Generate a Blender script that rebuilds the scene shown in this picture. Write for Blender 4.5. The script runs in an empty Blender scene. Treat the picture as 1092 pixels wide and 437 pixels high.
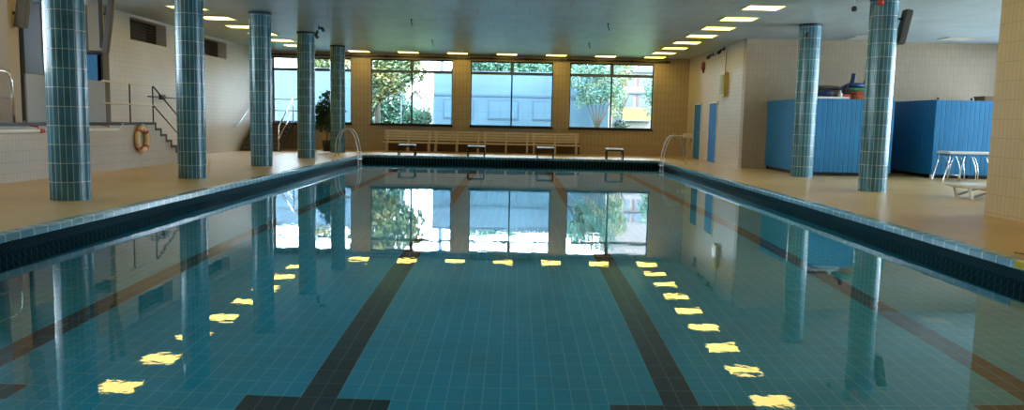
import bpy, math, random
from mathutils import Vector, Matrix
R = math.radians; PI = math.pi
sc = bpy.context.scene
col = sc.collection
rnd = random.Random(7)

# ------------------------------------------------------------------ camera maths (pixels of the 1092x437 frame)
F = 839.14; PITCH = .1058; YAW = -.0014; ROLL = .0207; CAM = Vector((.124, 0, 1.529))
def vec(a, b):
    cr, sr = math.cos(ROLL), math.sin(ROLL)
    x = cr*a + sr*b; y = -sr*a + cr*b
    cp, sp = math.cos(PITCH), math.sin(PITCH)
    return x, y, cp, sp
def ray(px, py):
    x, y, cp, sp = vec(px-546, py-218.5)
    x /= F; u = -y/F
    Y = cp + sp*u; Z = -sp + cp*u
    cy, sy = math.cos(YAW), math.sin(YAW)
    return Vector((cy*x + sy*Y, -sy*x + cy*Y, Z))
def at(px, py, axis, v):
    r = ray(px, py); i = 'XYZ'.index(axis)
    return CAM + r*((v-CAM[i])/r[i])
def make_camera():
    fw = ray(546, 218.5).normalized()
    rt = (ray(547, 218.5) - ray(546, 218.5)).normalized()
    up = rt.cross(fw).normalized()
    m = Matrix((rt, up, -fw)).transposed().to_4x4(); m.translation = CAM
    cd = bpy.data.cameras.new('camera'); cd.sensor_width = 36; cd.lens = F/1092*36; cd.clip_end = 500
    c = bpy.data.objects.new('camera', cd); col.objects.link(c); c.matrix_world = m; sc.camera = c
make_camera()

# ------------------------------------------------------------------ mesh builder
class MB:
    def __init__(s): s.v = []; s.f = []; s.uv = []; s.mi = []; s.sm = []
    def face(s, pts, uvs=None, mi=0, smooth=False):
        n = len(s.v); s.v += [tuple(p) for p in pts]; s.f.append(tuple(range(n, n+len(pts))))
        if uvs is None:
            nn = Vector((0, 0, 0)); P = [Vector(p) for p in pts]
            for i in range(len(P)):
                a = P[i]; b = P[(i+1) % len(P)]
                nn += Vector(((a.y-b.y)*(a.z+b.z), (a.z-b.z)*(a.x+b.x), (a.x-b.x)*(a.y+b.y)))
            k = max(range(3), key=lambda i: abs(nn[i]))
            uvs = [(p[1], p[2]) if k == 0 else (p[0], p[2]) if k == 1 else (p[0], p[1]) for p in pts]
        s.uv.append(uvs); s.mi.append(mi); s.sm.append(smooth)
    def box(s, x0, x1, y0, y1, z0, z1, mi=0):
        x0, x1 = sorted((x0, x1)); y0, y1 = sorted((y0, y1)); z0, z1 = sorted((z0, z1))
        a = [(x0,y0,z0),(x1,y0,z0),(x1,y1,z0),(x0,y1,z0),(x0,y0,z1),(x1,y0,z1),(x1,y1,z1),(x0,y1,z1)]
        for q in ((3,2,1,0),(4,5,6,7),(0,1,5,4),(1,2,6,5),(2,3,7,6),(3,0,4,7)): s.face([a[i] for i in q], mi=mi)
        return s
    def obox(s, c, ax, ay, az, hx, hy, hz):
        """oriented box: centre, three unit axes, half sizes"""
        c = Vector(c); X = Vector(ax)*hx; Y = Vector(ay)*hy; Z = Vector(az)*hz
        a = [c-X-Y-Z, c+X-Y-Z, c+X+Y-Z, c-X+Y-Z, c-X-Y+Z, c+X-Y+Z, c+X+Y+Z, c-X+Y+Z]
        for q in ((3,2,1,0),(4,5,6,7),(0,1,5,4),(1,2,6,5),(2,3,7,6),(3,0,4,7)): s.face([a[i] for i in q])
        return s
    def beam(s, a, b, w, t, up=(0,0,1)):
        a = Vector(a); b = Vector(b); d = (b-a); L = d.length; d.normalize()
        sx = d.cross(Vector(up)).normalized(); u = sx.cross(d)
        return s.obox((a+b)/2, d, sx, u, L/2, w/2, t/2)
    def prism(s, poly, axis, a0, a1):
        """poly of 2D points extruded along an axis"""
        def P(p, a): return (a, p[0], p[1]) if axis == 'X' else (p[0], a, p[1]) if axis == 'Y' else (p[0], p[1], a)
        s.face([P(p, a0) for p in reversed(poly)]); s.face([P(p, a1) for p in poly])
        for i in range(len(poly)):
            p, q = poly[i], poly[(i+1) % len(poly)]
            s.face([P(p, a0), P(q, a0), P(q, a1), P(p, a1)])
        return s
    def tube(s, pts, r, n=10, closed=False, rz=None):
        pts = [Vector(p) for p in pts]; m = len(pts); rs = r if isinstance(r, (list, tuple)) else [r]*m
        rings = []; L = 0
        t0 = (pts[1]-pts[0]).normalized()
        nrm = t0.orthogonal().normalized()
        for i, p in enumerate(pts):
            if closed: t = (pts[(i+1) % m]-pts[i-1]).normalized()
            elif i == 0: t = t0
            elif i == m-1: t = (pts[-1]-pts[-2]).normalized()
            else: t = (pts[i+1]-pts[i-1]).normalized()
            nrm = (nrm - t*nrm.dot(t)).normalized(); bn = t.cross(nrm)
            if i: L += (pts[i]-pts[i-1]).length
            rings.append(([p + (nrm*math.cos(2*PI*k/n) + bn*math.sin(2*PI*k/n))*rs[i] for k in range(n)], L))
        cnt = m if closed else m-1
        for i in range(cnt):
            A, la = rings[i]; B, lb = rings[(i+1) % m]
            for k in range(n):
                k2 = (k+1) % n
                s.face([A[k], A[k2], B[k2], B[k]], [(k/n, la), ((k+1)/n, la), ((k+1)/n, lb), (k/n, lb)], smooth=True)
        if not closed:
            s.face(list(reversed(rings[0][0]))); s.face(rings[-1][0])
        return s
    def lathe(s, prof, c=(0,0,0), n=32, uscale=None):
        """prof list of (r, z) around the Z axis at c; UV in metres"""
        cx, cy, cz = c; R0 = uscale or max(p[0] for p in prof); L = 0
        for i in range(len(prof)-1):
            (r0, z0), (r1, z1) = prof[i], prof[i+1]; d = math.hypot(r1-r0, z1-z0)
            for k in range(n):
                a, b = 2*PI*k/n, 2*PI*(k+1)/n
                A = (cx+r0*math.cos(a), cy+r0*math.sin(a), cz+z0); B = (cx+r0*math.cos(b), cy+r0*math.sin(b), cz+z0)
                Cc = (cx+r1*math.cos(b), cy+r1*math.sin(b), cz+z1); D = (cx+r1*math.cos(a), cy+r1*math.sin(a), cz+z1)
                u0, u1 = a*R0, b*R0
                if r0 < 1e-6: s.face([A, Cc, D], [(u0, L), (u1, L+d), (u0, L+d)], smooth=True)
                elif r1 < 1e-6: s.face([A, B, Cc], [(u0, L), (u1, L), (u1, L+d)], smooth=True)
                else: s.face([A, B, Cc, D], [(u0, L), (u1, L), (u1, L+d), (u0, L+d)], smooth=True)
            L += d
        return s
    def build(s, name, mat, parent=None, world=False, bevel=0, weld=False, label=None):
        off = Vector(parent.location) if (parent is not None and world) else Vector((0, 0, 0))
        if world and parent is not None and parent.parent is not None: off = off + Vector(parent.parent.location)
        me = bpy.data.meshes.new(name)
        me.from_pydata([(p[0]-off.x, p[1]-off.y, p[2]-off.z) for p in s.v], [], s.f)
        ul = me.uv_layers.new(name='UVMap'); i = 0
        for uvs in s.uv:
            for q in uvs: ul.data[i].uv = q; i += 1
        for m in (mat if isinstance(mat, (list, tuple)) else [mat]): me.materials.append(m)
        for p, mi, sm in zip(me.polygons, s.mi, s.sm): p.material_index = mi; p.use_smooth = sm
        if weld or bevel or any(s.sm):
            import bmesh
            bm = bmesh.new(); bm.from_mesh(me); bmesh.ops.remove_doubles(bm, verts=bm.verts, dist=1e-5)
            bm.to_mesh(me); bm.free()
        me.update()
        o = bpy.data.objects.new(name, me); col.objects.link(o)
        if parent is not None: o.parent = parent
        if bevel:
            b = o.modifiers.new('bevel', 'BEVEL'); b.width = bevel; b.segments = 2; b.limit_method = 'ANGLE'
        if label: o['label'] = label
        return o

def tag(o, label=None, cat=None, group=None, kind=None):
    if label: o['label'] = label
    if cat: o['category'] = cat
    if group: o['group'] = group
    if kind: o['kind'] = kind
    return o
def thing(name, label, cat, loc=(0,0,0), rz=0, group=None):
    o = bpy.data.objects.new(name, None); col.objects.link(o); o.empty_display_size = .1
    o.location = loc; o.rotation_euler = (0, 0, rz)
    return tag(o, label, cat, group)
def struct(o): o['kind'] = 'structure'; return o
def children(o): return [c for c in bpy.data.objects if c.parent is o]
def copy_tree(o, parent=None):
    c = o.copy(); col.objects.link(c); c.parent = parent
    for ch in children(o): copy_tree(ch, c)
    return c
def dup(o, loc, label, rz=None, group=None):
    c = copy_tree(o); c.location = loc; c['label'] = label
    if rz is not None: c.rotation_euler = (0, 0, rz)
    if group: c['group'] = group
    return c
def arc(c, r, a0, a1, n, plane='XZ'):
    out = []
    for i in range(n+1):
        a = a0 + (a1-a0)*i/n; u, v = r*math.cos(a), r*math.sin(a)
        out.append((c[0]+u, c[1], c[2]+v) if plane == 'XZ' else (c[0], c[1]+u, c[2]+v) if plane == 'YZ' else (c[0]+u, c[1]+v, c[2]))
    return out

# ------------------------------------------------------------------ materials
def newmat(name):
    m = bpy.data.materials.new(name); m.use_nodes = True
    nt = m.node_tree; b = nt.nodes['Principled BSDF']
    return m, nt, b
def plain(name, c, rough=.5, metal=0, spec=.5, noise=0, nscale=8, bump=0, bscale=60, trans=0):
    m, nt, b = newmat(name); N = nt.nodes; L = nt.links
    b.inputs['Base Color'].default_value = (*c, 1); b.inputs['Roughness'].default_value = rough
    b.inputs['Metallic'].default_value = metal; b.inputs['Specular IOR Level'].default_value = spec
    tc = N.new('ShaderNodeTexCoord')
    if noise:
        n = N.new('ShaderNodeTexNoise'); n.inputs['Scale'].default_value = nscale; n.inputs['Detail'].default_value = 4
        L.new(tc.outputs['Object'], n.inputs['Vector'])
        mx = N.new('ShaderNodeMix'); mx.data_type = 'RGBA'
        mx.inputs[6].default_value = (*[x*(1-noise) for x in c], 1); mx.inputs[7].default_value = (*[min(1, x*(1+noise)) for x in c], 1)
        L.new(n.outputs['Fac'], mx.inputs[0]); L.new(mx.outputs[2], b.inputs['Base Color'])
    if bump:
        n = N.new('ShaderNodeTexNoise'); n.inputs['Scale'].default_value = bscale
        L.new(tc.outputs['Object'], n.inputs['Vector'])
        bp = N.new('ShaderNodeBump'); bp.inputs['Strength'].default_value = bump; bp.inputs['Distance'].default_value = .01
        L.new(n.outputs['Fac'], bp.inputs['Height']); L.new(bp.outputs[0], b.inputs['Normal'])
    return m
def tiles(name, c1, c2, grout, tw, th, gap=.006, rough=.3, spec=.5, offset=0.0, bump=.3, dirt=.12, dscale=.8, swap=False, shift=(0,0), gapsmooth=.1, groutr=None):
    """UV in metres -> tile grid; tw wide, th tall"""
    m, nt, b = newmat(name); N = nt.nodes; L = nt.links
    uv = N.new('ShaderNodeUVMap'); uv.uv_map = 'UVMap'
    mp = N.new('ShaderNodeMapping'); mp.inputs['Location'].default_value = (shift[0], shift[1], 0)
    if swap: mp.inputs['Rotation'].default_value = (0, 0, PI/2)
    L.new(uv.outputs[0], mp.inputs[0])
    br = N.new('ShaderNodeTexBrick'); br.offset = offset; br.squash = 1
    br.inputs['Scale'].default_value = 1; br.inputs['Brick Width'].default_value = tw; br.inputs['Row Height'].default_value = th
    br.inputs['Mortar Size'].default_value = gap; br.inputs['Mortar Smooth'].default_value = gapsmooth; br.inputs['Bias'].default_value = 0
    br.inputs['Color1'].default_value = (*c1, 1); br.inputs['Color2'].default_value = (*c2, 1); br.inputs['Mortar'].default_value = (*grout, 1)
    L.new(mp.outputs[0], br.inputs['Vector'])
    n = N.new('ShaderNodeTexNoise'); n.inputs['Scale'].default_value = dscale; n.inputs['Detail'].default_value = 5
    L.new(uv.outputs[0], n.inputs['Vector'])
    mr = N.new('ShaderNodeMapRange'); mr.inputs['From Min'].default_value = .3; mr.inputs['From Max'].default_value = .7
    mr.inputs['To Min'].default_value = 1-dirt; mr.inputs['To Max'].default_value = 1+dirt*.6
    L.new(n.outputs['Fac'], mr.inputs['Value'])
    mul = N.new('ShaderNodeVectorMath'); mul.operation = 'SCALE'
    L.new(br.outputs['Color'], mul.inputs[0]); L.new(mr.outputs[0], mul.inputs['Scale'])
    L.new(mul.outputs[0], b.inputs['Base Color'])
    b.inputs['Specular IOR Level'].default_value = spec
    rr = N.new('ShaderNodeMapRange'); rr.inputs['To Min'].default_value = rough; rr.inputs['To Max'].default_value = groutr or min(1, rough+.4)
    L.new(br.outputs['Fac'], rr.inputs['Value']); L.new(rr.outputs[0], b.inputs['Roughness'])
    if bump:
        bp = N.new('ShaderNodeBump'); bp.invert = True; bp.inputs['Strength'].default_value = bump; bp.inputs['Distance'].default_value = .004
        L.new(br.outputs['Fac'], bp.inputs['Height']); L.new(bp.outputs[0], b.inputs['Normal'])
    return m
def emit(name, c, s):
    m, nt, b = newmat(name); b.inputs['Base Color'].default_value = (.8, .8, .8, 1)
    b.inputs['Emission Color'].default_value = (*c, 1); b.inputs['Emission Strength'].default_value = s
    return m
def glass_pane(name, tint=(.93, .97, .98), ior=1.5):
    m = bpy.data.materials.new(name); m.use_nodes = True; nt = m.node_tree; N = nt.nodes; L = nt.links
    N.remove(N['Principled BSDF'])
    t = N.new('ShaderNodeBsdfTransparent'); t.inputs[0].default_value = (*tint, 1)
    g = N.new('ShaderNodeBsdfGlossy'); g.inputs['Roughness'].default_value = .01
    fr = N.new('ShaderNodeFresnel'); fr.inputs[0].default_value = ior
    mx = N.new('ShaderNodeMixShader'); L.new(fr.outputs[0], mx.inputs[0]); L.new(t.outputs[0], mx.inputs[1]); L.new(g.outputs[0], mx.inputs[2])
    L.new(mx.outputs[0], N['Material Output'].inputs[0])
    return m
def leafmat(name, c1, c2, c3):
    m, nt, b = newmat(name); N = nt.nodes; L = nt.links
    tc = N.new('ShaderNodeTexCoord'); n = N.new('ShaderNodeTexNoise'); n.inputs['Scale'].default_value = .9; n.inputs['Detail'].default_value = 3
    L.new(tc.outputs['Object'], n.inputs['Vector'])
    cr = N.new('ShaderNodeValToRGB'); e = cr.color_ramp.elements
    e[0].position = .35; e[0].color = (*c1, 1); e[1].position = .65; e[1].color = (*c3, 1); k = e.new(.5); k.color = (*c2, 1)
    L.new(n.outputs['Fac'], cr.inputs[0]); L.new(cr.outputs[0], b.inputs['Base Color'])
    b.inputs['Roughness'].default_value = .5
    return m

M = {}
M['far_tile'] = tiles('tan_wall_tile', (.52,.41,.30), (.48,.38,.275), (.36,.28,.20), .155, .31, .008, .42, dirt=.06)
M['pier_tile'] = tiles('yellow_tan_wall_tile', (.62,.44,.225), (.59,.42,.215), (.47,.33,.165), .10, .285, .005, .4, dirt=.05)
M['alcove_tile'] = tiles('beige_wall_tile', (.48,.36,.245), (.45,.34,.23), (.385,.29,.195), .125, .25, .006, .42, dirt=.05)
M['white_tile'] = tiles('off_white_wall_tile', (.70,.625,.56), (.67,.60,.54), (.59,.525,.465), .25, .125, .006, .35, dirt=.05)
M['low_tile'] = tiles('pale_beige_wall_tile', (.55,.47,.395), (.525,.45,.375), (.43,.36,.30), .10, .20, .005, .38, dirt=.05)
M['column_tile'] = tiles('teal_column_tile', (.035,.14,.20), (.055,.20,.27), (.38,.50,.50), .0823, .275, .005, .2, spec=.5, dirt=.3, dscale=2.5, bump=.5, groutr=.4)
M['deck_tile'] = tiles('tan_deck_tile', (.62,.41,.165), (.59,.39,.155), (.52,.345,.145), .11, .11, .006, .3, dirt=.14, dscale=.5, bump=.1, groutr=.5)
M['coping_tile'] = tiles('light_blue_coping_tile', (.13,.33,.43), (.17,.38,.47), (.55,.66,.68), .25, 5, .008, .18, dirt=.15, bump=.4, shift=(.09,2))
M['gutter_tile'] = tiles('navy_gutter_tile', (.004,.018,.032), (.007,.025,.042), (.16,.28,.33), .11, 5, .008, .35, spec=.25, dirt=.2, bump=.3, shift=(0,2))
M['pool_tile'] = tiles('teal_pool_floor_tile', (.004,.52,.82), (.006,.56,.86), (.24,.76,.92), .25, .125, .004, .3, dirt=.12, dscale=.7, swap=True, bump=0, offset=0)
M['lane_tile'] = tiles('black_lane_tile', (.018,.048,.065), (.024,.058,.075), (.14,.28,.33), .25, .125, .004, .3, swap=True, bump=0, offset=0)
def ceiling_mat():
    m = tiles('painted_ceiling_panel', (.44,.53,.555), (.40,.49,.515), (.23,.28,.295), .625, 1.25, .006, .26, spec=.7, dirt=.12, dscale=1.2, offset=.5, bump=.2, shift=(.2, 0), swap=False)
    nt = m.node_tree; N = nt.nodes; L = nt.links
    b = N['Principled BSDF']
    # brushed streaks across the panels
    uv = N.new('ShaderNodeUVMap'); mp = N.new('ShaderNodeMapping'); mp.inputs['Scale'].default_value = (.55, 6, 1)
    L.new(uv.outputs[0], mp.inputs[0]); n = N.new('ShaderNodeTexNoise'); n.inputs['Scale'].default_value = 1; n.inputs['Detail'].default_value = 4
    L.new(mp.outputs[0], n.inputs['Vector']); r = N.new('ShaderNodeMapRange')
    r.inputs['From Min'].default_value = .3; r.inputs['From Max'].default_value = .7
    r.inputs['To Min'].default_value = .32; r.inputs['To Max'].default_value = .45
    L.new(n.outputs['Fac'], r.inputs['Value']); L.new(r.outputs[0], b.inputs['Roughness'])
    bp = [x for x in N if x.type == 'BUMP'][0]; b2 = N.new('ShaderNodeBump'); b2.inputs['Strength'].default_value = .05; b2.inputs['Distance'].default_value = .01
    L.new(n.outputs['Fac'], b2.inputs['Height']); L.new(bp.outputs[0], b2.inputs['Normal']); L.new(b2.outputs[0], b.inputs['Normal'])
    return m
M['ceiling'] = ceiling_mat()
M['black_trim'] = plain('black_stair_edge', (.02,.017,.015), .45)
M['frame_dark'] = plain('dark_window_frame', (.025,.032,.045), .6, spec=.2)
M['frame_grey'] = plain('grey_window_bar', (.10,.13,.19), .6, spec=.2)
M['reveal'] = plain('white_window_reveal', (.75,.76,.78), .5)
M['glass'] = glass_pane('window_glass')
M['glass_dim'] = glass_pane('blue_tinted_glass', (.05,.085,.11))
M['chrome'] = plain('polished_steel', (.75,.74,.72), .15, 1)
M['rail_steel'] = plain('brushed_steel', (.55,.54,.52), .3, 1)
M['steel_dull'] = plain('dull_steel', (.45,.45,.46), .35, 1)
M['white_paint'] = plain('white_enamel', (.80,.78,.74), .35)
M['block_top'] = plain('grey_white_block_top', (.46,.47,.50), .8, spec=.15)
M['cream_paint'] = plain('cream_enamel', (.72,.62,.48), .4)
M['grey_panel'] = plain('grey_painted_board', (.34,.325,.325), .5, noise=.05, nscale=2)
M['wood'] = plain('pale_pine_slat', (.78,.66,.57), .5, noise=.15, nscale=6)
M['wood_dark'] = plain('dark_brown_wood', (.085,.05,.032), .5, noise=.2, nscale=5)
M['tan_paint'] = plain('tan_painted_post', (.42,.30,.19), .55, noise=.08, nscale=2)
M['brown_board'] = plain('brown_wall_board', (.13,.095,.065), .6, noise=.15, nscale=1.5)
M['black'] = plain('black_plastic', (.015,.015,.017), .4)
M['speaker'] = plain('brown_grey_speaker_cloth', (.10,.085,.075), .7, bump=.2, bscale=300)
M['lamp'] = emit('warm_lamp_diffuser', (1.0,.74,.15), 4.6)
M['lamp_off'] = plain('unlit_lamp_diffuser', (.72,.68,.58), .4)
M['lamp_frame'] = plain('lamp_frame', (.6,.55,.45), .4)
M['blue_door'] = plain('sky_blue_door', (.035,.22,.66), .7, spec=.2)
M['blue_board'] = tiles('blue_vertical_board', (.012,.19,.42), (.016,.22,.46), (.004,.06,.15), .13, 9, .012, .4, dirt=.1, bump=.8, shift=(0,3), gapsmooth=.6)
M['blue_panel'] = plain('pale_blue_sheet_panel', (.03,.20,.46), .6, spec=.2, noise=.08, nscale=3, bump=.2, bscale=5)
M['red'] = plain('red_plastic', (.65,.06,.03), .4)
M['orange'] = plain('orange_plastic', (.75,.20,.03), .4)
M['green'] = plain('green_foam', (.06,.28,.06), .6)
M['olive'] = plain('olive_brown_foam', (.10,.09,.06), .7)
M['deep_blue'] = plain('deep_blue_vinyl', (.01,.045,.17), .35)
M['navy'] = plain('navy_vinyl', (.01,.025,.09), .4)
M['brass'] = plain('brass', (.62,.45,.13), .3, .85)
M['dial'] = plain('pale_green_glass_face', (.48,.46,.25), .15)
M['cardboard'] = plain('cardboard', (.30,.19,.11), .7)
M['ring'] = plain('cream_lifebuoy_shell', (.75,.52,.28), .45)
M['ring_band'] = plain('red_reflective_band', (.45,.05,.03), .5)
M['bell_red'] = plain('dark_red_bell', (.20,.03,.02), .5)
M['rope'] = plain('pale_rope', (.6,.5,.35), .8)
M['yellow_tile'] = plain('yellow_marker_tile', (.62,.45,.03), .3)
M['pot'] = plain('black_plant_pot', (.02,.02,.022), .45)
M['soil'] = plain('potting_soil', (.04,.025,.015), .9)
M['bark'] = plain('grey_brown_bark', (.07,.055,.045), .8, noise=.3, nscale=12)
M['leaf_house'] = leafmat('dark_glossy_leaf', (.012,.05,.02), (.02,.08,.03), (.04,.12,.05))
M['leaf_autumn'] = leafmat('turning_leaf', (.06,.115,.06), (.13,.155,.055), (.22,.175,.055))
M['leaf_green'] = leafmat('green_leaf', (.04,.11,.075), (.065,.15,.10), (.10,.20,.12))
M['leaf_dark'] = leafmat('dark_hedge_leaf', (.008,.035,.02), (.012,.055,.03), (.02,.08,.04))
M['blue_facade'] = tiles('pale_blue_facade_panel', (.046,.098,.145), (.052,.106,.155), (.036,.082,.13), 1.1, .62, .012, .35, dirt=.12, dscale=.5, bump=.1)
M['blue_band'] = plain('mid_blue_facade_band', (.026,.066,.11), .4)
M['roof_red'] = plain('red_roof_tile', (.15,.05,.045), .7, noise=.2, nscale=3)
M['house_white'] = plain('white_render', (.18,.175,.175), .7)
M['house_pink'] = plain('pale_pink_render', (.20,.165,.165), .7)
M['yellow_balcony'] = plain('yellow_balcony_board', (.23,.155,.03), .5)
M['shutter'] = plain('brown_red_shutter', (.12,.05,.045), .6)
M['dark_glass'] = plain('dark_pane', (.07,.09,.12), .15)
M['lawn'] = plain('lawn', (.06,.11,.04), .9, noise=.3, nscale=1)

def water_mat():
    m = bpy.data.materials.new('pool_water'); m.use_nodes = True; nt = m.node_tree; N = nt.nodes; L = nt.links
    N.remove(N['Principled BSDF'])
    g = N.new('ShaderNodeBsdfGlass'); g.inputs['IOR'].default_value = 1.333; g.inputs['Roughness'].default_value = 0
    g.inputs['Color'].default_value = (1, 1, 1, 1)
    tc = N.new('ShaderNodeTexCoord'); mp = N.new('ShaderNodeMapping'); mp.inputs['Scale'].default_value = (1, 1, 1)
    L.new(tc.outputs['Object'], mp.inputs[0])
    n1 = N.new('ShaderNodeTexNoise'); n1.inputs['Scale'].default_value = 2.2; n1.inputs['Detail'].default_value = 2
    n2 = N.new('ShaderNodeTexNoise'); n2.inputs['Scale'].default_value = .25; n2.inputs['Detail'].default_value = 2
    L.new(mp.outputs[0], n1.inputs['Vector']); L.new(mp.outputs[0], n2.inputs['Vector'])
    r = N.new('ShaderNodeMapRange'); r.inputs['From Min'].default_value = .42; r.inputs['From Max'].default_value = .65
    r.inputs['To Min'].default_value = .35; r.inputs['To Max'].default_value = 1.0
    L.new(n2.outputs['Fac'], r.inputs['Value'])
    n3 = N.new('ShaderNodeTexNoise'); n3.inputs['Scale'].default_value = 9; n3.inputs['Detail'].default_value = 2; L.new(mp.outputs[0], n3.inputs['Vector'])
    ad = N.new('ShaderNodeMath'); ad.operation = 'MULTIPLY_ADD'; ad.inputs[1].default_value = .3; L.new(n3.outputs['Fac'], ad.inputs[0]); L.new(n1.outputs['Fac'], ad.inputs[2])
    mul = N.new('ShaderNodeMath'); mul.operation = 'MULTIPLY'; L.new(ad.outputs[0], mul.inputs[0]); L.new(r.outputs[0], mul.inputs[1])
    bp = N.new('ShaderNodeBump'); bp.inputs['Strength'].default_value = .07; bp.inputs['Distance'].default_value = .02
    L.new(mul.outputs[0], bp.inputs['Height']); L.new(bp.outputs[0], g.inputs['Normal'])
    L.new(g.outputs[0], N['Material Output'].inputs[0])
    return m
M['water'] = water_mat()

# ------------------------------------------------------------------ measures
H = .235            # deck above the water
CEIL = 4.175
PX = 5.196; PY0, PY1 = 3.09, 28.09
YF = 32.3           # far wall
XL = -10.2          # far left wall
XG = -9.0           # gallery front
XR = 7.15           # right wall
XP = 7.46           # near right wall
GZ = 1.31           # gallery floor
XE = 15.5           # alcove outer wall
YB = -3.0           # wall behind

def wall(name, mat, axis, p0, p1, u0, u1, z0, z1, holes=(), mats=None):
    """a wall across axis with rectangular openings (u0,u1,z0,z1)"""
    b = MB(); us = sorted({u0, u1, *[h[0] for h in holes], *[h[1] for h in holes]}); zs = sorted({z0, z1, *[h[2] for h in holes], *[h[3] for h in holes]})
    for i in range(len(us)-1):
        for j in range(len(zs)-1):
            uc, zc = (us[i]+us[i+1])/2, (zs[j]+zs[j+1])/2
            if any(h[0] < uc < h[1] and h[2] < zc < h[3] for h in holes): continue
            if axis == 'Y': b.box(us[i], us[i+1], p0, p1, zs[j], zs[j+1])
            else: b.box(p0, p1, us[i], us[i+1], zs[j], zs[j+1])
    return struct(b.build(name, mat))

WIN = [(-9.77,-6.54), (-5.78,-2.42), (-1.72,1.66), (2.31,5.74)]
WZ0, WZ1 = 1.30, 3.94
wall('wall_far', M['far_tile'], 'Y', YF, YF+.3, XL-.3, XR+.3, -.2, CEIL+.1, [(a, b, WZ0, WZ1) for a, b in WIN])
wall('wall_left', M['white_tile'], 'X', XL-.3, XL, 20.2, YF, -.2, CEIL+.1, [(21.35,23.55,3.5,4.1), (26.35,28.4,3.52,4.08)])
# dark shafts behind the two high openings
for nm, (a, b_) in (('trim_1', (21.35,23.55)), ('trim_2', (26.35,28.4))):
    s = MB(); s.box(XL-.62, XL-.6, a-.1, b_+.1, 3.4, 4.15).box(XL-.6, XL-.3, a-.1, a, 3.4, 4.15).box(XL-.6, XL-.3, b_, b_+.1, 3.4, 4.15)
    s.box(XL-.6, XL-.3, a, b_, 3.4, 3.5).box(XL-.6, XL-.3, a, b_, 4.1, 4.17)
    for k in range(8): s.box(XL-.5, XL-.42, a, b_, 3.5+k*.075, 3.52+k*.075)
    struct(s.build(nm, M['brown_board']))
wall('wall_right', M['white_tile'], 'X', XR, XR+.28, 24.7, YF, -.2, CEIL+.1)
wall('wall_alcove', M['alcove_tile'], 'Y', 24.395, 24.7, XR+.002, XE+.3, -.2, CEIL+.1)
wall('wall_near_right', M['pier_tile'], 'X', XP, XP+.35, YB, 12.2, -.2, CEIL+.1)
wall('wall_alcove_near', M['alcove_tile'], 'Y', 11.9, 12.2, XP+.35, XE+.3, -.2, CEIL+.1)
wall('wall_alcove_side', M['alcove_tile'], 'X', XE, XE+.3, 12.2, 24.4, -.2, CEIL+.1, [(12.6,18.0,.5,4.0), (18.3,24.1,.5,4.0)])
wall('wall_back', M['far_tile'], 'Y', YB-.3, YB, -14.3, XP+.35, -.2, CEIL+.1)
wall('wall_gallery', M['white_tile'], 'X', -14.3, -14, YB, 20.2, -.2, CEIL+.1, [(-2.6,3.8,2.5,4.1), (4.1,10.8,2.5,4.1), (11.1,18.4,2.5,4.1)])  # openings for unseen windows added as a daylight source
GW = (-11.75,-10.205,2.2,3.02)
wall('wall_gallery_end', M['brown_board'], 'Y', 19.9, 20.2, -14, XL, -.2, CEIL+.1, [GW])
struct(MB().box(-14.3, XE+.3, YB-.3, YF+.3, CEIL, CEIL+.1).build('ceiling', M['ceiling']))

# deck
d = MB()
e = .155; d.box(XL, -PX-e, YB, YF, .1, H).box(PX+e, XE, YB, YF, .1, H).box(-PX-e, PX+e, YB, PY0-e, .1, H).box(-PX-e, PX+e, PY1+e, YF, .1, H)
struct(d.build('floor', M['deck_tile']))
# pool shell rings
def ring_mesh(name, prof, mat, smooth=False):
    b = MB(); L = 0
    for (o0, z0), (o1, z1) in zip(prof, prof[1:]):
        dl = math.hypot(o1-o0, z1-z0)
        def cs(o, z): return [(-PX-o, PY0-o, z), (PX+o, PY0-o, z), (PX+o, PY1+o, z), (-PX-o, PY1+o, z)]
        A, B = cs(o0, z0), cs(o1, z1)
        for k in range(4):
            k2 = (k+1) % 4; c = 0 if k % 2 == 0 else 1
            b.face([A[k2], A[k], B[k], B[k2]], [(A[k2][c], L), (A[k][c], L), (B[k][c], L+dl), (B[k2][c], L+dl)])
        L += dl
    return struct(b.build(name, mat))
ring_mesh('pool_coping', [(.16,H+.001), (.16,H+.006), (.02,H+.006), (.005,H), (0,H-.015), (0,H-.075), (.02,H-.082), (.05,H-.08)], M['coping_tile'])
ring_mesh('pool_gutter', [(.03,H-.081), (.20,-.02), (.20,-.55)], M['gutter_tile'])
ring_mesh('pool_wall', [(.20,-.55), (.20,-1.95)], M['gutter_tile'])
struct(MB().box(PX-.003, PX+.155, 7.4, 7.86, H-.07, H+.009).build('trim_3', M['yellow_tile'], bevel=.01))
# pool floor with lane lines as faces of their own tile colour
LX = [.0625+(i-1.5)*2.5 for i in range(4)]
def floor_z(y): return -1.1 if y < 13 else -1.1-(y-13)*.05
xs = sorted({-PX-.2, PX+.2, *[x-.125 for x in LX], *[x+.125 for x in LX], *[x-.5 for x in LX], *[x+.5 for x in LX]})
ys = [PY0-.2, 5.0, 5.25, 13, 25.875, 26.125, PY1+.2]
b = MB()
for i in range(len(xs)-1):
    for j in range(len(ys)-1):
        xc, yc = (xs[i]+xs[i+1])/2, (ys[j]+ys[j+1])/2
        lane = any((abs(xc-x) < .125 and 5.0 < yc < 26.125) or (abs(xc-x) < .5 and (5.0 < yc < 5.25 or 25.875 < yc < 26.125)) for x in LX)
        q = [(xs[i],ys[j]), (xs[i+1],ys[j]), (xs[i+1],ys[j+1]), (xs[i],ys[j+1])]
        b.face([(x, y, floor_z(y)) for x, y in q], [(x+.0625, y) for x, y in q], mi=int(lane))
struct(b.build('pool_floor', [M['pool_tile'], M['lane_tile']]))
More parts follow.
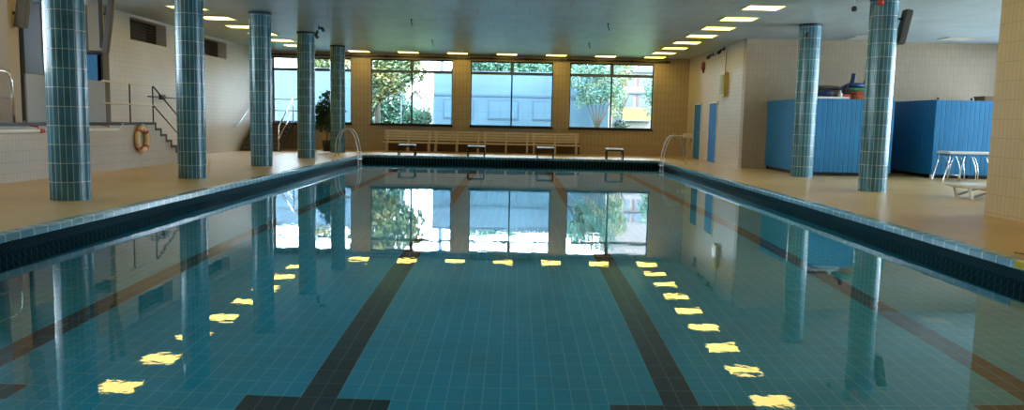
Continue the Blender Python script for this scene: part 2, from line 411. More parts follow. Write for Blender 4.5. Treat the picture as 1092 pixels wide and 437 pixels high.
wt = MB(); wt.face([(-PX-.19,PY0-.19,0), (PX+.19,PY0-.19,0), (PX+.19,PY1+.19,0), (-PX-.19,PY1+.19,0)])
o = wt.build('pool_water', M['water']); tag(o, 'still blue-green water filling the tiled swimming pool', 'water', kind='stuff')

# ------------------------------------------------------------------ windows
def window(name, x0, x1):
    y = YF+.09; m = (x0+x1)/2; tz = 3.46
    f = MB(); t = .055
    f.box(x0, x1, y-.03, y+.05, WZ0, WZ0+t).box(x0, x1, y-.03, y+.05, WZ1-t, WZ1).box(x0, x0+t, y-.03, y+.05, WZ0+t, WZ1-t).box(x1-t, x1, y-.03, y+.05, WZ0+t, WZ1-t)
    w = struct(f.build(name, M['frame_dark']))
    MB().box(x0-.02, x1+.02, YF-.05, YF+.06, WZ0-.05, WZ0+.005).build('window_sill', M['frame_dark'], w)
    MB().box(x0+t, x1-t, y-.035, y+.05, tz-.06, tz+.05).build('transom', M['frame_grey'], w)
    MB().box(m-.03, m+.03, y-.03, y+.05, WZ0+t, tz-.06).build('mullion', M['frame_dark'], w)
    MB().box(m-.07, m+.07, y-.03, y+.05, tz+.05, WZ1-t).build('mullion', M['frame_grey'], w)
    for a, b_ in ((x0+t, m-.03), (m+.03, x1-t)): MB().box(a, b_, y, y+.012, WZ0+t, tz-.06).build('glass_pane', M['glass'], w)
    for a, b_ in ((x0+t, m-.07), (m+.07, x1-t)): MB().box(a, b_, y, y+.012, tz+.05, WZ1-t).build('glass_pane', M['glass'], w)
    rv = MB().box(x0-.001, x0+.012, YF+.01, y-.03, WZ0, WZ1).box(x1-.012, x1+.001, YF-.012, y-.03, WZ0, WZ1)
    rv.build('window_reveal', M['reveal'], w)
for i, (a, b_) in enumerate(WIN): window('window_%d' % (i+1), a, b_)
def plain_window(name, axis, p, u0, u1, z0, z1, n, gm=None):
    def bx(b, a0, a1, c0, c1, q0=-.03, q1=.03):
        return b.box(a0, a1, p+q0, p+q1, c0, c1) if axis == 'Y' else b.box(p+q0, p+q1, a0, a1, c0, c1)
    f = MB(); t = .05
    bx(f, u0, u1, z0, z0+t); bx(f, u0, u1, z1-t, z1); bx(f, u0, u0+t, z0, z1); bx(f, u1-t, u1, z0, z1)
    for k in range(1, n): u = u0+(u1-u0)*k/n; bx(f, u-.03, u+.03, z0, z1)
    w = struct(f.build(name, M['frame_dark']))
    for k in range(n):
        a, c = u0+(u1-u0)*k/n, u0+(u1-u0)*(k+1)/n
        g = MB(); bx(g, a+.03, c-.03, z0+t, z1-t, -.005, .005); g.build('glass_pane', gm or M['glass'], w)
plain_window('window_5', 'Y', 19.94, GW[0], GW[1], GW[2], GW[3], 3, M['glass_dim'])
plain_window('window_6', 'X', XE+.1, 12.6, 18.0, .5, 4.0, 3)
plain_window('window_7', 'X', XE+.1, 18.3, 24.1, .5, 4.0, 3)
for i, (a, c_) in enumerate(((-2.6,3.8), (4.1,10.8), (11.1,18.4))): plain_window('window_%d' % (8+i), 'X', -14.1, a, c_, 2.5, 4.1, 3)  # unseen gallery windows, added to light the near half of the hall
# curtain rail
cr = thing('curtain_rail', 'long black curtain rail running above all the far windows', 'curtain rail', (0, YF-.08, 4.03))
MB().box(-9.9, 6.35, -.03, .03, -.03, .03).build('rail', M['black'], cr)
for k in range(12):
    x = -9.4+k*1.42
    MB().box(x-.03, x+.03, -.05, .08, -.05, .05).build('bracket', M['black'], cr)

# ------------------------------------------------------------------ doors in the right wall
for i, (y0, y1) in enumerate(((29.8,31.0), (27.45,28.65))):
    dz1 = 2.36
    dd = struct(MB().box(XR-.02, XR+.01, y0+.05, y1-.05, H+.01, dz1-.04).build('door_%d' % (i+1), M['blue_door']))
    MB().box(XR-.035, XR, y0, y0+.05, H, dz1).box(XR-.035, XR, y1-.05, y1, H, dz1).box(XR-.035, XR, y0, y1, dz1-.05, dz1).build('door_frame', M['white_paint'], dd)
    MB().tube([(XR-.02,y0+.14,1.25), (XR-.07,y0+.14,1.25), (XR-.07,y0+.26,1.25)], .01, 8).build('door_handle', M['steel_dull'], dd)

# ------------------------------------------------------------------ columns
def column(x, y, label):
    t = thing('tiled_column', label, 'column', (x, y, H), 0, 'round teal tiled columns')
    MB().lathe([(.275,0), (.275,CEIL-H-.03)], n=48).build('shaft', M['column_tile'], t)
    MB().lathe([(.0,CEIL-H-.045), (.283,CEIL-H-.045), (.283,CEIL-H)], n=48).build('top_collar', M['frame_dark'], t)
    return t
CXL, CXR = -6.483, 7.60
labs = ['teal tiled column nearest the camera on the left deck', 'second teal tiled column from the left edge, by the small stair',
        'teal tiled column hiding the corner, before the far metal staircase', 'teal tiled column between staircase and potted plant',
        'teal tiled column standing in front of the potted plant']
for i in range(5): column(CXL, 11.68+4.46*i, labs[i])
CR = [(at(937,205,'Z',H).x, 16.45), (at(856,188,'Z',H).x-.085, 20.75)]
column(CR[0][0], CR[0][1], 'teal tiled column on the right with a slanted speaker on its side')
column(CR[1][0], CR[1][1], 'teal tiled column on the right beside the pale blue panel')

# ------------------------------------------------------------------ ceiling lights
lampf = MB().box(-.39,.39,-.325,.325,-.02,-.008)
lamp = thing('ceiling_light', '', 'ceiling light', (0,0,0))
lampf.build('diffuser', M['lamp'], lamp)
MB().box(-.42,.42,-.355,-.325,-.025,0).box(-.42,.42,.325,.355,-.025,0).box(-.42,-.39,-.325,.325,-.025,0).box(.39,.42,-.325,.325,-.025,0).build('frame', M['lamp_frame'], lamp)
first = [True]
def light(x, y, label, group):
    if first[0]:
        first[0] = False; o = lamp; o.location = (x, y, CEIL-.0005); o['label'] = label; o['group'] = group; return o
    return dup(lamp, (x, y, CEIL-.0005), label, group=group)
ordn = ['first','second','third','fourth','fifth','sixth','seventh','eighth','ninth','tenth']
RX = 5.606; LXX = RX-7*1.95
for k in range(7):
    x = RX-k*1.95
    light(x, 31.55, 'glowing ceiling panel along the far windows, %s from the right wall' % ordn[k], 'ceiling lights along the far windows')
for k in range(14):
    y = 29.63-1.953*k
    lr = '%s glowing panel of the right ceiling row, counted from the far windows' % ordn[k] if k < 7 else 'glowing panel of the right ceiling row, above the picture, mirrored in the water'
    ll = '%s glowing panel of the left ceiling row, counted from the far windows' % ordn[k] if k < 7 else 'glowing panel of the left ceiling row, above the picture, mirrored in the water'
    light(RX, y, lr, 'right row of ceiling lights'); light(LXX, y, ll, 'left row of ceiling lights')
for (px, lab) in ((1003,'pale unlit ceiling panel at the far right above the blue enclosure'), (900,'pale unlit ceiling panel between the two right-hand columns')):
    p = at(px+18, 41, 'Z', CEIL)
    t = thing('ceiling_light', lab, 'ceiling light', (p.x, min(p.y, 23.4), CEIL-.0005), 0, 'unlit ceiling lights')
    MB().box(-.39,.39,-.325,.325,-.02,-.008).build('diffuser', M['lamp_off'], t)
    MB().box(-.42,.42,-.355,-.325,-.025,0).box(-.42,.42,.325,.355,-.025,0).box(-.42,-.39,-.325,.325,-.025,0).box(.39,.42,-.325,.325,-.025,0).build('frame', M['lamp_frame'], t)

# ceiling hooks
for (x, y, lab) in ((-2.68,21.3,'tiny black ceiling hook, nearer one on the left'), (-2.7,26.8,'tiny black ceiling hook, farther one on the left'),
                    (2.56,21.4,'tiny black ceiling hook, nearer one on the right'), (2.54,26.6,'tiny black ceiling hook, farther one on the right')):
    b = MB().lathe([(0,-.0), (.03,-.0), (.03,-.02), (0,-.02)], n=12).tube([(0,0,-.02), (0,0,-.1), (.03,0,-.14), (.03,0,-.19)], .012, 8)
    o = b.build('ceiling_hook', M['black']); o.location = (x, y, CEIL); tag(o, lab, 'hook', 'ceiling hooks')

# small ceiling spotlight, left
p = at(340, 34, 'Z', 4.0)
t = thing('spotlight', 'black twin-headed spotlight on the ceiling by the left columns', 'spotlight', (p.x, p.y, CEIL))
MB().tube([(0,0,0), (0,0,-.12)], .02, 8).build('stem', M['black'], t)
for a in (-.09, .09): MB().tube([(a*.3,0,-.1+a*.4), (a,0,-.17+a*1.1), (a+.06,-.02,-.25+a*1.1)], [.03,.05,.055], 12).build('lamp_head', M['black'], t)
p = at(911, 8, 'Z', 3.95)
t = thing('spotlight', 'small dark ball-shaped spotlight hanging by a thin stem before the right columns', 'spotlight', (p.x, p.y, CEIL))
MB().tube([(0,0,0), (0,0,-.2)], .012, 8).build('stem', M['cream_paint'], t)
MB().lathe([(0,-.31), (.045,-.30), (.06,-.26), (.045,-.21), (0,-.19)], n=16).build('lamp_head', M['black'], t)

# ------------------------------------------------------------------ things fixed to the columns
def speaker(loc, tilt, label, h=.74, w=.14, dpt=.22, face=1):
    t = thing('wall_speaker', label, 'speaker', loc, 0, 'slanted speakers')
    u = Vector((math.sin(tilt), 0, math.cos(tilt))); v = Vector((math.cos(tilt), 0, -math.sin(tilt)))
    MB().obox((0,0,0), v, (0,1,0), u, w/2, dpt/2, h/2).build('cabinet', M['speaker'], t, bevel=.012)
    MB().obox(v*(w/2+.006)*face, v, (0,1,0), u, .006, dpt/2-.02, h/2-.03).build('grille', M['steel_dull'] if face < 0 else M['speaker'], t)
    for s in (-.25, .22):
        c = u*s*h - v*face*w/2
        MB().beam(c, (c.x-face*.075, 0, c.z), .05, .03, (0,1,0)).build('bracket', M['black'], t)
    return t
a, b_ = at(968, 12, 'Y', 16.45), at(962, 46, 'Y', 16.45)
mid = (a+b_)/2
speaker((CR[0][0]+.275+.145, 16.45, mid.z), R(11), 'slanted grey speaker fixed to the right-hand near column', h=.70, w=.13)
# round items on the right columns
b = MB().lathe([(0,-.06), (.045,-.045), (.055,0), (.045,.045), (0,.06)], n=16)
o = b.build('alarm_sounder', M['black']); q = at(854, 36.5, 'Y', CR[1][1]-.3); dx = -.16; o.location = (CR[1][0]+dx, CR[1][1]-math.sqrt(max(0,.275**2-dx*dx)), q.z); tag(o, 'small round black sounder on the farther right column', 'alarm')
b = MB().lathe([(0,-.07), (.06,-.05), (.07,0), (.06,.05), (0,.07)], n=16)
o = b.build('alarm_sounder', M['red']); q = at(941, 1.5, 'Y', CR[0][1]-.3); dx = q.x-CR[0][0]; o.location = (q.x, CR[0][1]-math.sqrt(max(0,.275**2-dx*dx))-.02, q.z); tag(o, 'small round red sounder high on the nearer right column', 'alarm')

# ------------------------------------------------------------------ right wall fittings
t = thing('wall_clock', 'tall brass-cased box with pale glass face high on the right wall', 'wall clock', (XR, 26.63, 2.9))
MB().box(-.13, 0, -.29, .29, -.40, .40).build('case', M['brass'], t, bevel=.015)
MB().box(-.142, -.128, -.22, .22, -.33, .33).build('glass_face', M['dial'], t)
MB().box(-.15, -.13, -.02, .02, -.30, .30).build('divider', M['brass'], t)
MB().tube([(-.03,0,.40), (-.03,0,.75), (-.02,0,1.1)], .012, 8).build('cable', M['cardboard'], t)
q = at(751, 71, 'X', XR)
t = thing('alarm_bell', 'dark red round alarm bell on the right wall near the corner', 'alarm bell', (XR, q.y, q.z))
b = MB(); prof = [(0,.11), (.10,.10), (.17,.06), (.18,.02), (.18,0)]
for (r0, h0), (r1, h1) in zip(prof, prof[1:]):
    for k in range(24):
        a0, a1 = 2*PI*k/24, 2*PI*(k+1)/24
        b.face([(-h0,r0*math.cos(a0),r0*math.sin(a0)), (-h0,r0*math.cos(a1),r0*math.sin(a1)), (-h1,r1*math.cos(a1),r1*math.sin(a1)), (-h1,r1*math.cos(a0),r1*math.sin(a0))], smooth=True)
b.build('gong', M['bell_red'], t)
MB().box(-.05, 0, -.06, .06, -.24, -.12).build('mounting_box', M['black'], t, bevel=.01)
for px, py, lab in ((757,59.5,'black wall spotlight nearer the window corner, above the red bell'), (768.5,54,'black wall spotlight above the brass box')):
    q = at(px, py, 'X', XR-.12)
    t = thing('wall_spotlight', lab, 'spotlight', (XR, q.y, q.z), 0, 'black spotlights on the right wall')
    MB().box(-.03, 0, -.06, .06, .0, .12).build('bracket', M['black'], t)
    MB().tube([(-.02,0,.05), (-.10,0,.03), (-.14,-.03,-.02)], [.02,.03,.03], 10).build('arm', M['black'], t)
    MB().tube([(-.10,0,.02), (-.17,-.06,-.05), (-.22,-.10,-.09)], [.035,.055,.055], 14).build('lamp_head', M['black'], t)
MB_c = MB().tube([(XR-.015,28.45,3.99), (XR-.015,27.4,4.06)], .012, 8)
o = MB_c.build('cable', M['black']); tag(o, 'thin black cable linking the two wall spotlights', 'cable')
# faint hatch
o = MB().box(XR-.008, XR, 25.05, 25.9, 2.0, 2.16).build('wall_hatch', M['white_tile'], bevel=.003); tag(o, 'small off-white hatch plate on the right wall beside the blue doors', 'hatch')
# hand shower on the wall in the far right corner
t = thing('wall_shower', 'white shower box with hanging hose beside the right pool ladder', 'shower', (XR, 31.3, 1.0))
MB().box(-.34, 0, -.07, .07, .02, .2).build('shower_box', M['white_paint'], t, bevel=.02)
MB().box(-.06, 0, -.10, .10, -.12, .0).build('valve', M['steel_dull'], t, bevel=.01)
MB().tube([(-.05,0,-.08), (-.1,.03,-.22), (-.06,.05,-.34), (-.02,.02,-.3), (-.03,-.05,-.12)], .014, 8).build('hose', M['steel_dull'], t)
MB().tube([(-.34,0,.12), (-.46,0,.1), (-.48,0,.04)], [.018,.018,.035], 10).build('spout', M['white_paint'], t)

# ------------------------------------------------------------------ bench row
def make_bench(x0, x1, label):
    t = thing('slatted_bench', label, 'bench', (x0, 31.55, H), 0, 'pine benches under the far windows'); W = x1-x0
    for k in range(4): MB().box(.01, W-.01, .23+k*.012, .255+k*.012, .46+k*.105, .535+k*.105).build('back_slat', M['wood'], t, bevel=.005)
    for k in range(4): MB().box(.0, W, -.22+k*.105, -.13+k*.105, .375, .41).build('seat_slat', M['wood'], t, bevel=.005)
    MB().box(.0, W, -.24, -.225, .35, .41).build('front_rail', M['wood'], t, bevel=.004)
    for x in (.13, W/2, W-.13):
        MB().box(x-.035, x+.035, -.20, -.13, 0, .35).build('leg', M['wood'], t, bevel=.005)
        MB().prism([(.13,0), (.2,0), (.315,.84), (.265,.84)], 'X', x-.035, x+.035).build('back_post', M['wood'], t, bevel=.005)
        MB().box(x-.03, x+.03, -.20, .2, .31, .375).build('seat_bearer', M['wood'], t)
bl = ['pine slatted bench at the left end of the row', 'pine slatted bench second from the left end of the row',
      'pine slatted bench second from the right end of the row', 'pine slatted bench at the right end of the row']
for i in range(4): make_bench(-5.12+i*1.965, -5.12+(i+1)*1.965-.01, bl[i])
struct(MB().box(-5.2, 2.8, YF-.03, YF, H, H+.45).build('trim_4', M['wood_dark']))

# ------------------------------------------------------------------ starting blocks
sb = ['starting block at the left end, in front of the left bench', 'starting block second from the left',
      'starting block second from the right, before the right bench end', 'starting block at the right end, clear of the benches']
def make_block(label, x):
    t = thing('starting_block', label, 'starting block', (x, PY1+.42, H), 0, 'low starting blocks at the pool end')
    MB().prism([(-.22,.345), (.22,.375), (.22,.405), (-.22,.375)], 'X', -.31, .31).build('platform', M['block_top'], t, bevel=.01)
    MB().prism([(-.215,.30), (.215,.33), (.215,.374), (-.215,.344)], 'X', -.30, .30).build('frame', M['black'], t)
    for sx in (-.29, .29):
        for sy, h in ((-.19,.31), (.19,.34)):
            MB().tube([(sx,sy,0), (sx,sy,h)], .022, 10).build('leg', M['frame_dark'], t)
        MB().tube([(sx,-.19,.12), (sx,.19,.12)], .012, 8).build('stretcher', M['steel_dull'], t)
for i in range(4): make_block('grey low ' + sb[i], -3.75+2.5*i)

# ------------------------------------------------------------------ pool ladders
def make_ladder(label, side, y):
    t = thing('pool_ladder', label, 'pool ladder', (side*PX, y, H), 0, 'steel pool ladders')
    s = side
    for dy in (-.24, .24):
        pts = [(s*.66,dy,0), (s*.66,dy,.35), (s*.62,dy,.62), (s*.5,dy,.84), (s*.36,dy,.93), (s*.22,dy,.93), (s*.1,dy,.83), (s*.0,dy,.6), (-s*.07,dy,.3), (-s*.1,dy,0), (-s*.1,dy,-.3), (-s*.1,dy,-.95)]
        MB().tube(pts, .018, 12).build('handrail', M['rail_steel'], t)
        MB().lathe([(0,.0), (.055,0), (.055,.015), (.03,.02), (0,.02)], c=(s*.66,dy,0), n=20).build('floor_flange', M['chrome'], t)
    for z in (-.08, -.36, -.64, -.92): MB().box(-s*.10-.05, -s*.10+.05, -.24, .24, z-.015, z+.015).build('step', M['white_paint'], t, bevel=.006)
make_ladder('steel pool ladder at the far left corner of the pool', -1, 26.6)
make_ladder('steel pool ladder at the far right corner of the pool', 1, 26.5)

# ------------------------------------------------------------------ left gallery: low wall, stair, balustrade
n = 7; rise = (GZ-H)/n; run = .30; YS = 20.05
poly = [(YB,H), (YS+run*(n-1),H)]
zz = H
pts = []
for k in range(n-1, 0, -1):            # stepped edge from the deck upwards
    pts.append((YS+run*k, GZ-rise*k)); pts.append((YS+run*(k-1), GZ-rise*k))
poly = [(YB,H-.2), (YS+run*(n-1),H-.2)] + pts + [(YS,GZ), (YB,GZ)]
poly = [(YB,H-.2), (YS+run*(n-1),H-.2)] + pts + [(YS,GZ), (YB,GZ)]
struct(MB().prism(poly, 'X', XG-.14, XG).build('wall_gallery_front', M['low_tile']))
g = MB().box(-14, XG-.14, YB, YS, GZ-.2, GZ)
struct(g.build('floor_gallery', M['wood_dark']))
# black edging that follows floor and steps
b = MB().box(XG-.15, XG+.02, YB, YS+.02, GZ-.055, GZ+.012)
for k in range(1, n):
    b.box(XG-.15, XG+.02, YS+run*(k-1)-.02, YS+run*k+.02, GZ-rise*k-.045, GZ-rise*k+.012)
    b.box(XG-.15, XG+.02, YS+run*(k-1)-.025, YS+run*(k-1)+.02, GZ-rise*k, GZ-rise*(k-1)+.012)
struct(b.build('trim_5', M['black_trim']))
st = MB()
for k in range(1, n): st.box(XL, XG-.14, YS+run*(k-1), YS+run*k, H-.1, GZ-rise*k)
struct(st.build('stair_gallery', M['low_tile']))
# balustrade board
o = MB().box(XG-.13, XG-.09, 14.95, 17.82, GZ, 2.235).build('balustrade', M['grey_panel'], bevel=.01)
tag(o, 'solid grey board balustrade behind the nearest left column', 'balustrade')
MB().box(.0,.02,-.05,.05,-.06,.06)
sw = MB().box(-.004, .02, -.13, -.03, -.06, .06).build('switch_plate', M['white_paint'], o); sw.location = (XG-.09, 15.68, 2.02)
sw = MB().box(-.004, .03, .0, .06, -.06, .06).build('switch_box', M['black'], o); sw.location = (XG-.09, 15.68, 2.02)
# railing at stair head
t = thing('stair_railing', 'thin steel railing beside the black-edged steps on the left gallery', 'railing', (XG-.07, YS, GZ))
for y, h in ((-1.15,.93), (.05,.93)): MB().tube([(0,y,0), (0,y,h)], .017, 10).build('post', M['frame_dark'], t)
MB().tube([(0,-2.4,.93), (0,.05,.93)], .02, 10).build('top_rail', M['cream_paint'], t)
MB().tube([(0,-2.4,.44), (0,.05,.44)], .017, 10).build('middle_rail', M['cream_paint'], t)
MB().tube([(0,.05,.93), (0,.05+run*6.2,.93-rise*6.2)], .02, 10).build('sloping_rail', M['black'], t)
MB().tube([(0,.10,.42), (0,.05+run*6.2,.44-rise*6.2)], .017, 10).build('sloping_rail', M['black'], t)
MB().tube([(0,run*6+.05,-rise*6), (0,run*6+.05,.93-rise*6)], .017, 10).build('post', M['frame_dark'], t)
# chrome railing at the left edge
t = thing('gallery_railing', 'curved chrome railing at the left edge of the picture', 'railing', (XG-.07, 14.5, GZ))
MB().tube([(0,-6,.93), (0,-.25,.93), (0,-.08,.88), (0,-.02,.75), (0,0,0)], .024, 12).build('top_rail', M['chrome'], t)
MB().tube([(0,-6,.46), (0,-.01,.46)], .018, 10).build('middle_rail', M['chrome'], t)
for y in (-1.6,-3.2,-4.8): MB().tube([(0,y,0), (0,y,.93)], .018, 10).build('post', M['chrome'], t)
# gallery posts
o = MB().box(XG-.36, XG-.15, 14.58, 14.88, GZ, CEIL).build('gallery_post', M['tan_paint'], bevel=.01); tag(o, 'tan square post rising from gallery beside the chrome railing', 'post')
for k, (a, c, lab) in enumerate(((6,14,'x'), )): pass
b = MB()
for px0, px1, z0 in ((-6,5,GZ), (96.5,110,3.06)):
    p, q = at(px0, 60, 'Y', 19.8), at(px1, 60, 'Y', 19.8)
    o = MB().box(p.x, q.x, 19.72, 19.9, z0, CEIL).build('wall_panel', M['tan_paint'])
    tag(o, 'tan wall strip above the little gallery window' if px0 > 0 else 'tan wall strip at the left edge of the gallery', 'wall panel')
p, q = at(28, 60, 'Y', 19.8), at(46, 60, 'Y', 19.8)
o = MB().box(p.x, q.x, 19.74, 19.9, GZ, CEIL).build('wall_panel', M['grey_panel']); tag(o, 'grey-brown wall strip behind the grey balustrade', 'wall panel')
o = MB().box(XG-.06, XG+.01, 17.57, 17.64, 2.95, CEIL).build('gallery_post', M['black_trim'], bevel=.005); tag(o, 'thin dark hanger behind the slanted speaker right of the nearest column', 'post')
speaker((XG+.14, 17.6, 3.42), R(9), 'slanted brown speaker hanging right of the nearest left column', h=1.2, w=.13, dpt=.10)
speaker((XG+.06, 14.73, 3.55), R(9), 'slanted brown speaker on the tan gallery post', h=1.0, w=.19, dpt=.14)
# white pipe with brackets
t = thing('wall_pipe', 'cream pipe running on brackets along the low gallery wall', 'pipe', (XG+.15, 15.9, 1.165))
MB().tube([(0,-12,0), (0,1.95,0)], .038, 12).build('pipe', M['white_paint'], t)
MB().tube([(0,1.9,0), (0,2.05,.03), (0,2.2,.13)], [.03,.02,.008], 10).build('pipe_end', M['cream_paint'], t)
for y in (-4.6,-1.05,1.55):
    MB().tube([(0,y,0), (0,y,.08), (-.15,y,.1)], .016, 8).build('bracket', M['ring_band'], t)
for y in (-.95,): MB().tube([(0,y-.08,0), (0,y+.08,0)], .04, 12).build('coupling', M['ring_band'], t)
# lifebuoy
t = thing('lifebuoy', 'cream lifebuoy with red bands hanging on the low left wall', 'lifebuoy', (XG+.075, 19.17, .91))
ring = [(0, .245*math.cos(2*PI*k/40), .27*math.sin(2*PI*k/40)) for k in range(40)]
MB().tube(ring, .062, 14, closed=True).build('ring', M['ring'], t)
for q in range(4):
    a = PI/4+q*PI/2
    MB().tube([(0, .245*math.cos(a+e), .27*math.sin(a+e)) for e in (-.14,-.05,.05,.14)], .066, 14).build('band', M['ring_band'], t)
rp = []
for k in range(48):
    a = 2*PI*k/48; e = 1+.10*abs(math.sin(2*(a-PI/4))); rp.append((.03, .315*e*math.cos(a), .335*e*math.sin(a)))
MB().tube(rp, .008, 6, closed=True).build('rope', M['rope'], t)
MB().tube([(-.07,0,.35), (.0,0,.36), (.0,0,.31)], .012, 8).build('hook', M['black'], t)
# dark wall fittings on the tiled wall
q = at(161, 103, 'X', XL); q2 = at(171, 103, 'X', XL)
t = thing('wall_bracket_bar', 'black wall bar with small box above the black-edged steps', 'wall fitting', (XL, q.y, q.z))
MB().tube([(.0,-.2,0), (.07,-.2,0), (.07,.25,0), (0,.25,0)], .018, 8).build('bar', M['black'], t)
MB().box(0, .1, q2.y-q.y-.12, q2.y-q.y+.14, -.07, .07).build('box', M['black'], t, bevel=.01)
MB().tube([(.05,q2.y-q.y+.14,0), (.05,q2.y-q.y+1.4,-.01)], .014, 8).build('thin_bar', M['black'], t)

# ------------------------------------------------------------------ far left metal stair and landing
t = thing('metal_staircase', 'dark-treaded metal staircase with steel railings climbing to the far left landing', 'staircase', (-9.36, 29.3, H))
SX0, SX1 = -.72, .72
ns = 7; rs = (1.31-H)/ns; rn = .28
for k in range(ns-1): MB().box(SX0+.04, SX1-.04, k*rn, k*rn+.27, rs*(k+1)-.04, rs*(k+1)).build('tread', M['wood_dark'], t, bevel=.006, label=None)
for k in range(ns-1): MB().box(SX0+.04, SX1-.04, k*rn-.006, k*rn+.008, rs*(k+1)-.045, rs*(k+1)+.004).build('nosing', M['frame_grey'], t)
for k in range(ns): MB().box(SX0+.05, SX1-.05, k*rn+.012, k*rn+.03, max(0,rs*k-.03), rs*(k+1)-.042).build('riser', M['wood_dark'], t)
for x in (SX0, SX1): MB().prism([(-.02,0), (.22,0), (ns*rn,1.31-H-.14), (ns*rn,1.31-H), (ns*rn-.16,1.31-H)], 'X', x-.02, x+.02).build('stringer', M['black_trim'], t)
LY = ns*rn
MB().box(-.82, 1.40, LY-.05, YF-29.3, 1.31-H-.1, 1.31-H).build('landing', M['black_trim'], t)
MB().tube([(1.33,LY+.05,0), (1.33,LY+.05,.98)], .035, 10).build('landing_leg', M['frame_grey'], t)
zt = 1.31-H
MB().tube([(SX1,.0,0), (SX1,.0,.92)], .022, 10).build('newel_post', M['chrome'], t)
MB().tube([(SX1,0,.92), (SX1,LY,zt+.92)], .024, 10).build('sloping_rail', M['chrome'], t)
MB().tube([(SX1,0,.46), (SX1,LY,zt+.46)], .018, 10).build('sloping_rail', M['chrome'], t)
for x in (SX1, 1.05, 1.35): MB().tube([(x,LY,zt), (x,LY,zt+.92)], .02, 10).build('landing_post', M['chrome'], t)
for h in (.92,.46): MB().tube([(SX1,LY,zt+h), (1.35,LY,zt+h)], .02, 10).build('landing_rail', M['chrome'], t)
for h in (.92,.46): MB().tube([(-.75,LY+.9,zt+h), (1.35,LY+.9,zt+h)], .02, 10).build('landing_rail', M['chrome'], t)
MB().tube([(-.80,-.3,.9), (-.74,-.35,.86), (-.72,-.2,.95), (-.72,LY,zt+.92)], .022, 10).build('wall_rail', M['steel_dull'], t)

# ------------------------------------------------------------------ leaves helpers
def leaf_cloud(b, blobs, n, size, seed, droop=.3):
    r = random.Random(seed)
    tot = sum(q[3]*q[4]*q[5] for q in blobs)
    for (cx, cy, cz, rx, ry, rz) in blobs:
        m = max(4, int(n*rx*ry*rz/tot))
        for _ in range(m):
            while True:
                u = Vector((r.uniform(-1,1), r.uniform(-1,1), r.uniform(-1,1)))
                if .25 < u.length < 1: break
            u = u*(.55+.45*r.random())/max(u.length, .5) if r.random() < .5 else u
            c = Vector((cx+u.x*rx, cy+u.y*ry, cz+u.z*rz))
            d = Vector((r.gauss(0,1), r.gauss(0,1), r.gauss(0,.6)-droop)).normalized(); s = size*r.uniform(.7,1.3)
            w = d.orthogonal().normalized(); w = (Matrix.Rotation(r.uniform(0,2*PI), 3, d) @ w)
            k = d.cross(w)*.12*s
            b.face([c, c+d*s*.5+w*s*.28+k, c+d*s, c+d*s*.5-w*s*.28+k])
def tree(name, label, loc, height, blobs, n, size, leaf, trunk_r, forks, seed, group='trees outside the windows'):
    t = thing(name, label, 'tree', loc, 0, group)
    b = MB(); r = random.Random(seed)
    for f in forks: b.tube(f, [trunk_r*(1-.75*i/(len(f)-1)) for i in range(len(f))], 8)
    b.build('trunk', M['bark'], t)
    c = MB(); leaf_cloud(c, blobs, n, size, seed); c.build('foliage', leaf, t)
    return t

# potted plant
t = thing('potted_plant', 'bushy dark green plant in black pot behind the farthest left column', 'potted plant', (-7.15, 30.6, H))
MB().lathe([(0,.0), (.14,0), (.19,.36), (.205,.37), (.205,.41), (.185,.41), (.175,.35), (0,.35)], n=28).build('pot', M['pot'], t)
MB().lathe([(0,.355), (.17,.35)], n=20).build('soil', M['soil'], t)
b = MB(); b.tube([(0,0,.35), (.02,0,.8), (-.03,.02,1.3), (0,0,1.9), (.04,0,2.2)], [.025,.022,.018,.013,.006], 8)
rr = random.Random(3)
for k in range(16):
    z = .8+k*.085; a = k*2.4; L_ = .34*(1-.02*k)
    b.tube([(0,0,z), (L_*.5*math.cos(a), L_*.5*math.sin(a), z+.14), (L_*math.cos(a), L_*math.sin(a), z+.2)], [.01,.007,.004], 6)
b.build('stem', M['bark'], t)
c = MB(); leaf_cloud(c, [(-.05,0,1.1,.5,.4,.36), (.15,0,1.45,.55,.42,.38), (-.12,.05,1.7,.42,.36,.34), (.03,0,2.08,.26,.24,.3), (-.3,0,1.45,.26,.26,.34)], 1000, .17, 11, .5)
c.build('foliage', M['leaf_house'], t)

# ------------------------------------------------------------------ blue enclosures in the alcove
EH = 2.31; EY = 21.4; EX0 = 7.88; EX1 = 10.35
t = thing('changing_enclosure', 'blue boarded enclosure with pale blue side panel behind the farther right column', 'enclosure', (EX0, EY, H))
w = EX1-EX0; dpt = 24.38-EY; z0 = .10; zt = EH-H
MB().box(0, w, .0, .04, z0, zt).build('front_board', M['blue_board'], t, world=False)
MB().box(0, .05, .04, dpt, z0, zt-.2).build('side_panel', M['blue_panel'], t)
MB().box(-.03, .05, .0, dpt, zt-.22, zt).build('header', M['blue_panel'], t, bevel=.01)
MB().box(w-.04, w, .04, dpt, z0, zt).build('side_board', M['blue_board'], t)
MB().box(.05, w-.04, .04, dpt, zt-.05, zt-.01).build('roof_board', M['navy'], t)
for x in (.06, w*.5, w-.08):
    for y in (.06, dpt-.1): MB().box(x-.03, x+.05, y-.02, y+.06, 0, z0).build('foot', M['black'], t)
MB().box(.03, w-.02, .08, .12, 0, z0+.02).build('gap_shade', M['black'], t)  # black strips put in as the dark of the open gap underneath
MB().box(.09, .13, .04, dpt-.02, 0, z0+.02).build('gap_shade', M['black'], t)
BX0, BX1, BY = 11.38, 14.4, 21.25
t = thing('changing_enclosure', 'blue boarded enclosure standing alone at the far right', 'enclosure', (BX0, BY, H)); w2 = BX1-BX0; d2 = 24.38-BY
MB().box(0, w2, 0, .04, z0, zt+.02).build('front_board', M['blue_board'], t)
MB().box(0, .04, .04, d2, z0, zt+.03).build('side_board', M['blue_board'], t)
